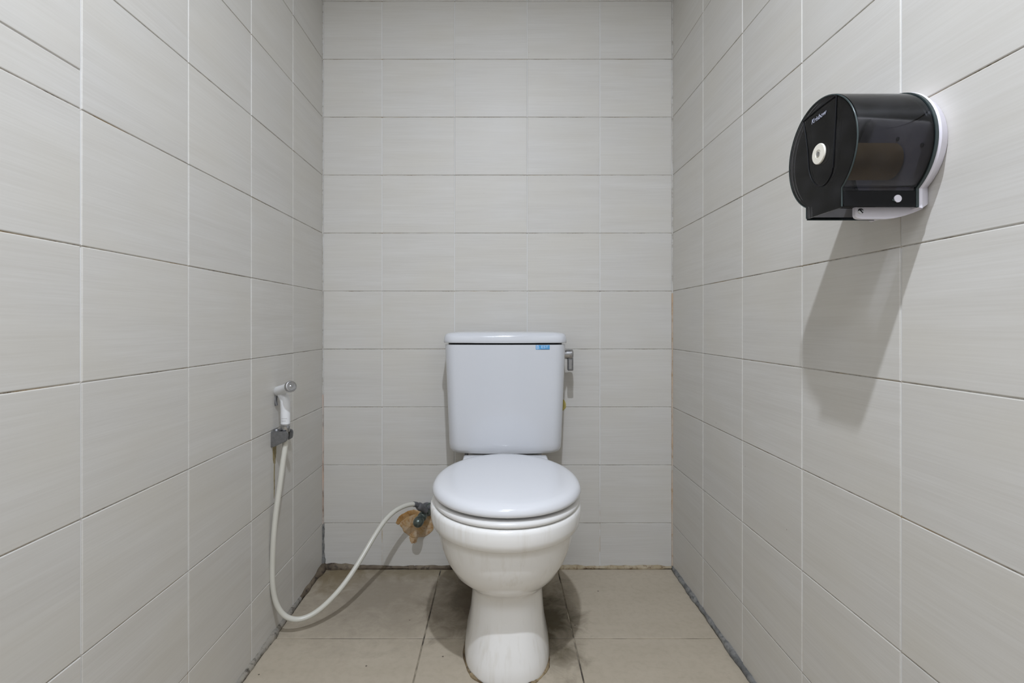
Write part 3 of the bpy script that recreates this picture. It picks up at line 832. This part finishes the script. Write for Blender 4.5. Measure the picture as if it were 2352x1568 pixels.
# raised ribs on the front face: a drop-shaped panel below the top
def face_pt(u, v, x=XF-0.0004):
    d = x*F/(u-PX); return at(u, v, d)
def rib(pts, r, name='rib', per=8, mat=None):
    P = catmull([face_pt(*q) for q in pts], per); bm = bmesh.new(); tube(bm, P, r, 8)
    return smooth(obj(name, bm, mat or M['black'], disp), 60)
rib([(1920, 219), (1882, 248), (1845, 279)], 0.0013)
rib([(1845, 279), (1850, 310), (1855, 350), (1858, 392), (1864, 412), (1875, 425), (1888, 427), (1900, 417), (1909, 400), (1913, 382)], 0.0009)
rib([(1921, 219), (1919, 270), (1916, 330), (1913, 385)], 0.0011)
# dark edge line round the front face
o3 = outline(R-0.0012, SK0+0.001, SK1-0.001, SKZ+0.001)
bm = bmesh.new(); tube(bm, [Vector((XF+0.0012, *p)) for p in o3], 0.0011, 8)
smooth(obj('face_edge', bm, M['rim'], disp), 60)
# skirt panel: denser plastic along the near foot, with lock
bm = bmesh.new(); box(bm, XF+0.003, XB-0.004, YC+SK0-0.0016, YC+SK0+0.0004, SKZ+0.0005, SKZ+0.0225, 0.0007, 1)
obj('skirt_panel', bm, M['black'], disp)
lk = at(2062, 456, DC+SK0-0.0022)
bm = bmesh.new(); lathe(bm, lk+Vector((0, 0.001, 0)), (0, -1, 0), [(0, 0.0052), (0.0016, 0.0052), (0.002, 0.0048)], 24)
smooth(obj('lock_disc', bm, M['plate_plastic'], disp, 'white lock disc in the black skirt'), 40)
bm = bmesh.new(); poly = [(lk.x-0.0082, lk.z-0.0022), (lk.x-0.002, lk.z+0.003), (lk.x-0.002, lk.z-0.0048)]
prism(bm, poly, 'y', lk.y+0.001, lk.y-0.0003); obj('lock_notch', bm, M['rim'], disp)
# tear edge across the paper slot below
bm = bmesh.new(); te = []
box(bm, XF+0.002, XB, YC+SK1-0.0012, YC+SK1+0.0002, SKZ-0.0015, SKZ+0.003)
obj('tear_bar', bm, M['rim'], disp)
# round white button with screw, its hub and the spindle
bc = face_pt(1881.5, 353.5); bc.x = XF
bm = bmesh.new(); lathe(bm, (XF+0.0003, bc.y, bc.z), (-1, 0, 0), [(0, 0.0150), (0.0015, 0.0150), (0.0024, 0.0143), (0.0026, 0.0062), (0.0018, 0.0055), (0.0018, 0.001)], 32)
btn = smooth(obj('lock_button', bm, M['ivory'], disp, 'ivory round button on the front face'), 40)
bm = bmesh.new(); lathe(bm, (XF-0.0016, bc.y, bc.z), (-1, 0, 0), [(0, 0.0036), (0.0012, 0.0036), (0.0016, 0.002)], 18)
smooth(obj('button_screw', bm, M['chrome'], btn), 40)
bm = bmesh.new(); lathe(bm, (XF+0.0026, YC, ZK), (1, 0, 0), [(0, 0.0285), (0.018, 0.0285), (0.020, 0.0275)], 32)
smooth(obj('spindle_hub', bm, M['black'], disp), 40)
bm = bmesh.new(); lathe(bm, (XF+0.022, YC, ZK), (1, 0, 0), [(0, 0.012), (XB-XF-0.020, 0.012)], 24)
smooth(obj('spindle', bm, M['black'], disp), 40)
# small clips on top of the cover
for u in (1976, 1990):
    c = at(u, 213, 0.750); bm = bmesh.new(); box(bm, c.x-0.0025, c.x+0.0025, YC-0.004, YC+0.004, ZC+R-0.0006, ZC+R+0.0016, 0.0006, 1)
    obj('top_clip', bm, M['rim'], disp)
# screws of the back plate, seen through the cover
for u, v in ((2117, 333), (2061, 319)):
    c = at(u, v, 0.0001); dd = (XB-0.0)*F/(u-PX); c = at(u, v, dd)
    bm = bmesh.new(); lathe(bm, (XB+0.001, c.y, c.z), (-1, 0, 0), [(0, 0.003), (0.001, 0.003), (0.0014, 0.002)], 14)
    obj('plate_screw', bm, M['dark_metal'], disp)
# maker's name on the front face
me = text_mesh('maker_name', 'Krisbow', 0.0100, 0.00015, 0.25)
me.materials.append(M['logo'])
ln = obj('maker_name', me, None, cover)
# text x axis runs towards the viewer (-y), normal towards -x
A0, A1 = face_pt(1868, 279), face_pt(1893, 260)
dirv = (A1-A0); dirv.x = 0; dirv.normalize()
nrm = Vector((-1, 0, 0)); upv = nrm.cross(dirv).normalized()
if upv.z < 0: upv = -upv
ln.matrix_world = Matrix.Translation((A0+A1)/2+Vector((-0.0003, 0, 0))) @ Matrix((dirv, upv, dirv.cross(upv))).transposed().to_4x4()

# the empty cardboard core inside
bm = bmesh.new()
lathe(bm, (XF+0.0245, YC, ZK), (1, 0, 0), [(0, 0.0262), (0.0795, 0.0262), (0.0795, 0.0248), (0, 0.0248), (0, 0.0262)], 36, False, False)
bmesh.ops.remove_doubles(bm, verts=bm.verts, dist=1e-6)
smooth(obj('paper_roll_core', bm, M['card'], None, 'brown cardboard core of a used-up paper roll inside the dispenser', 'cardboard core'), 40)
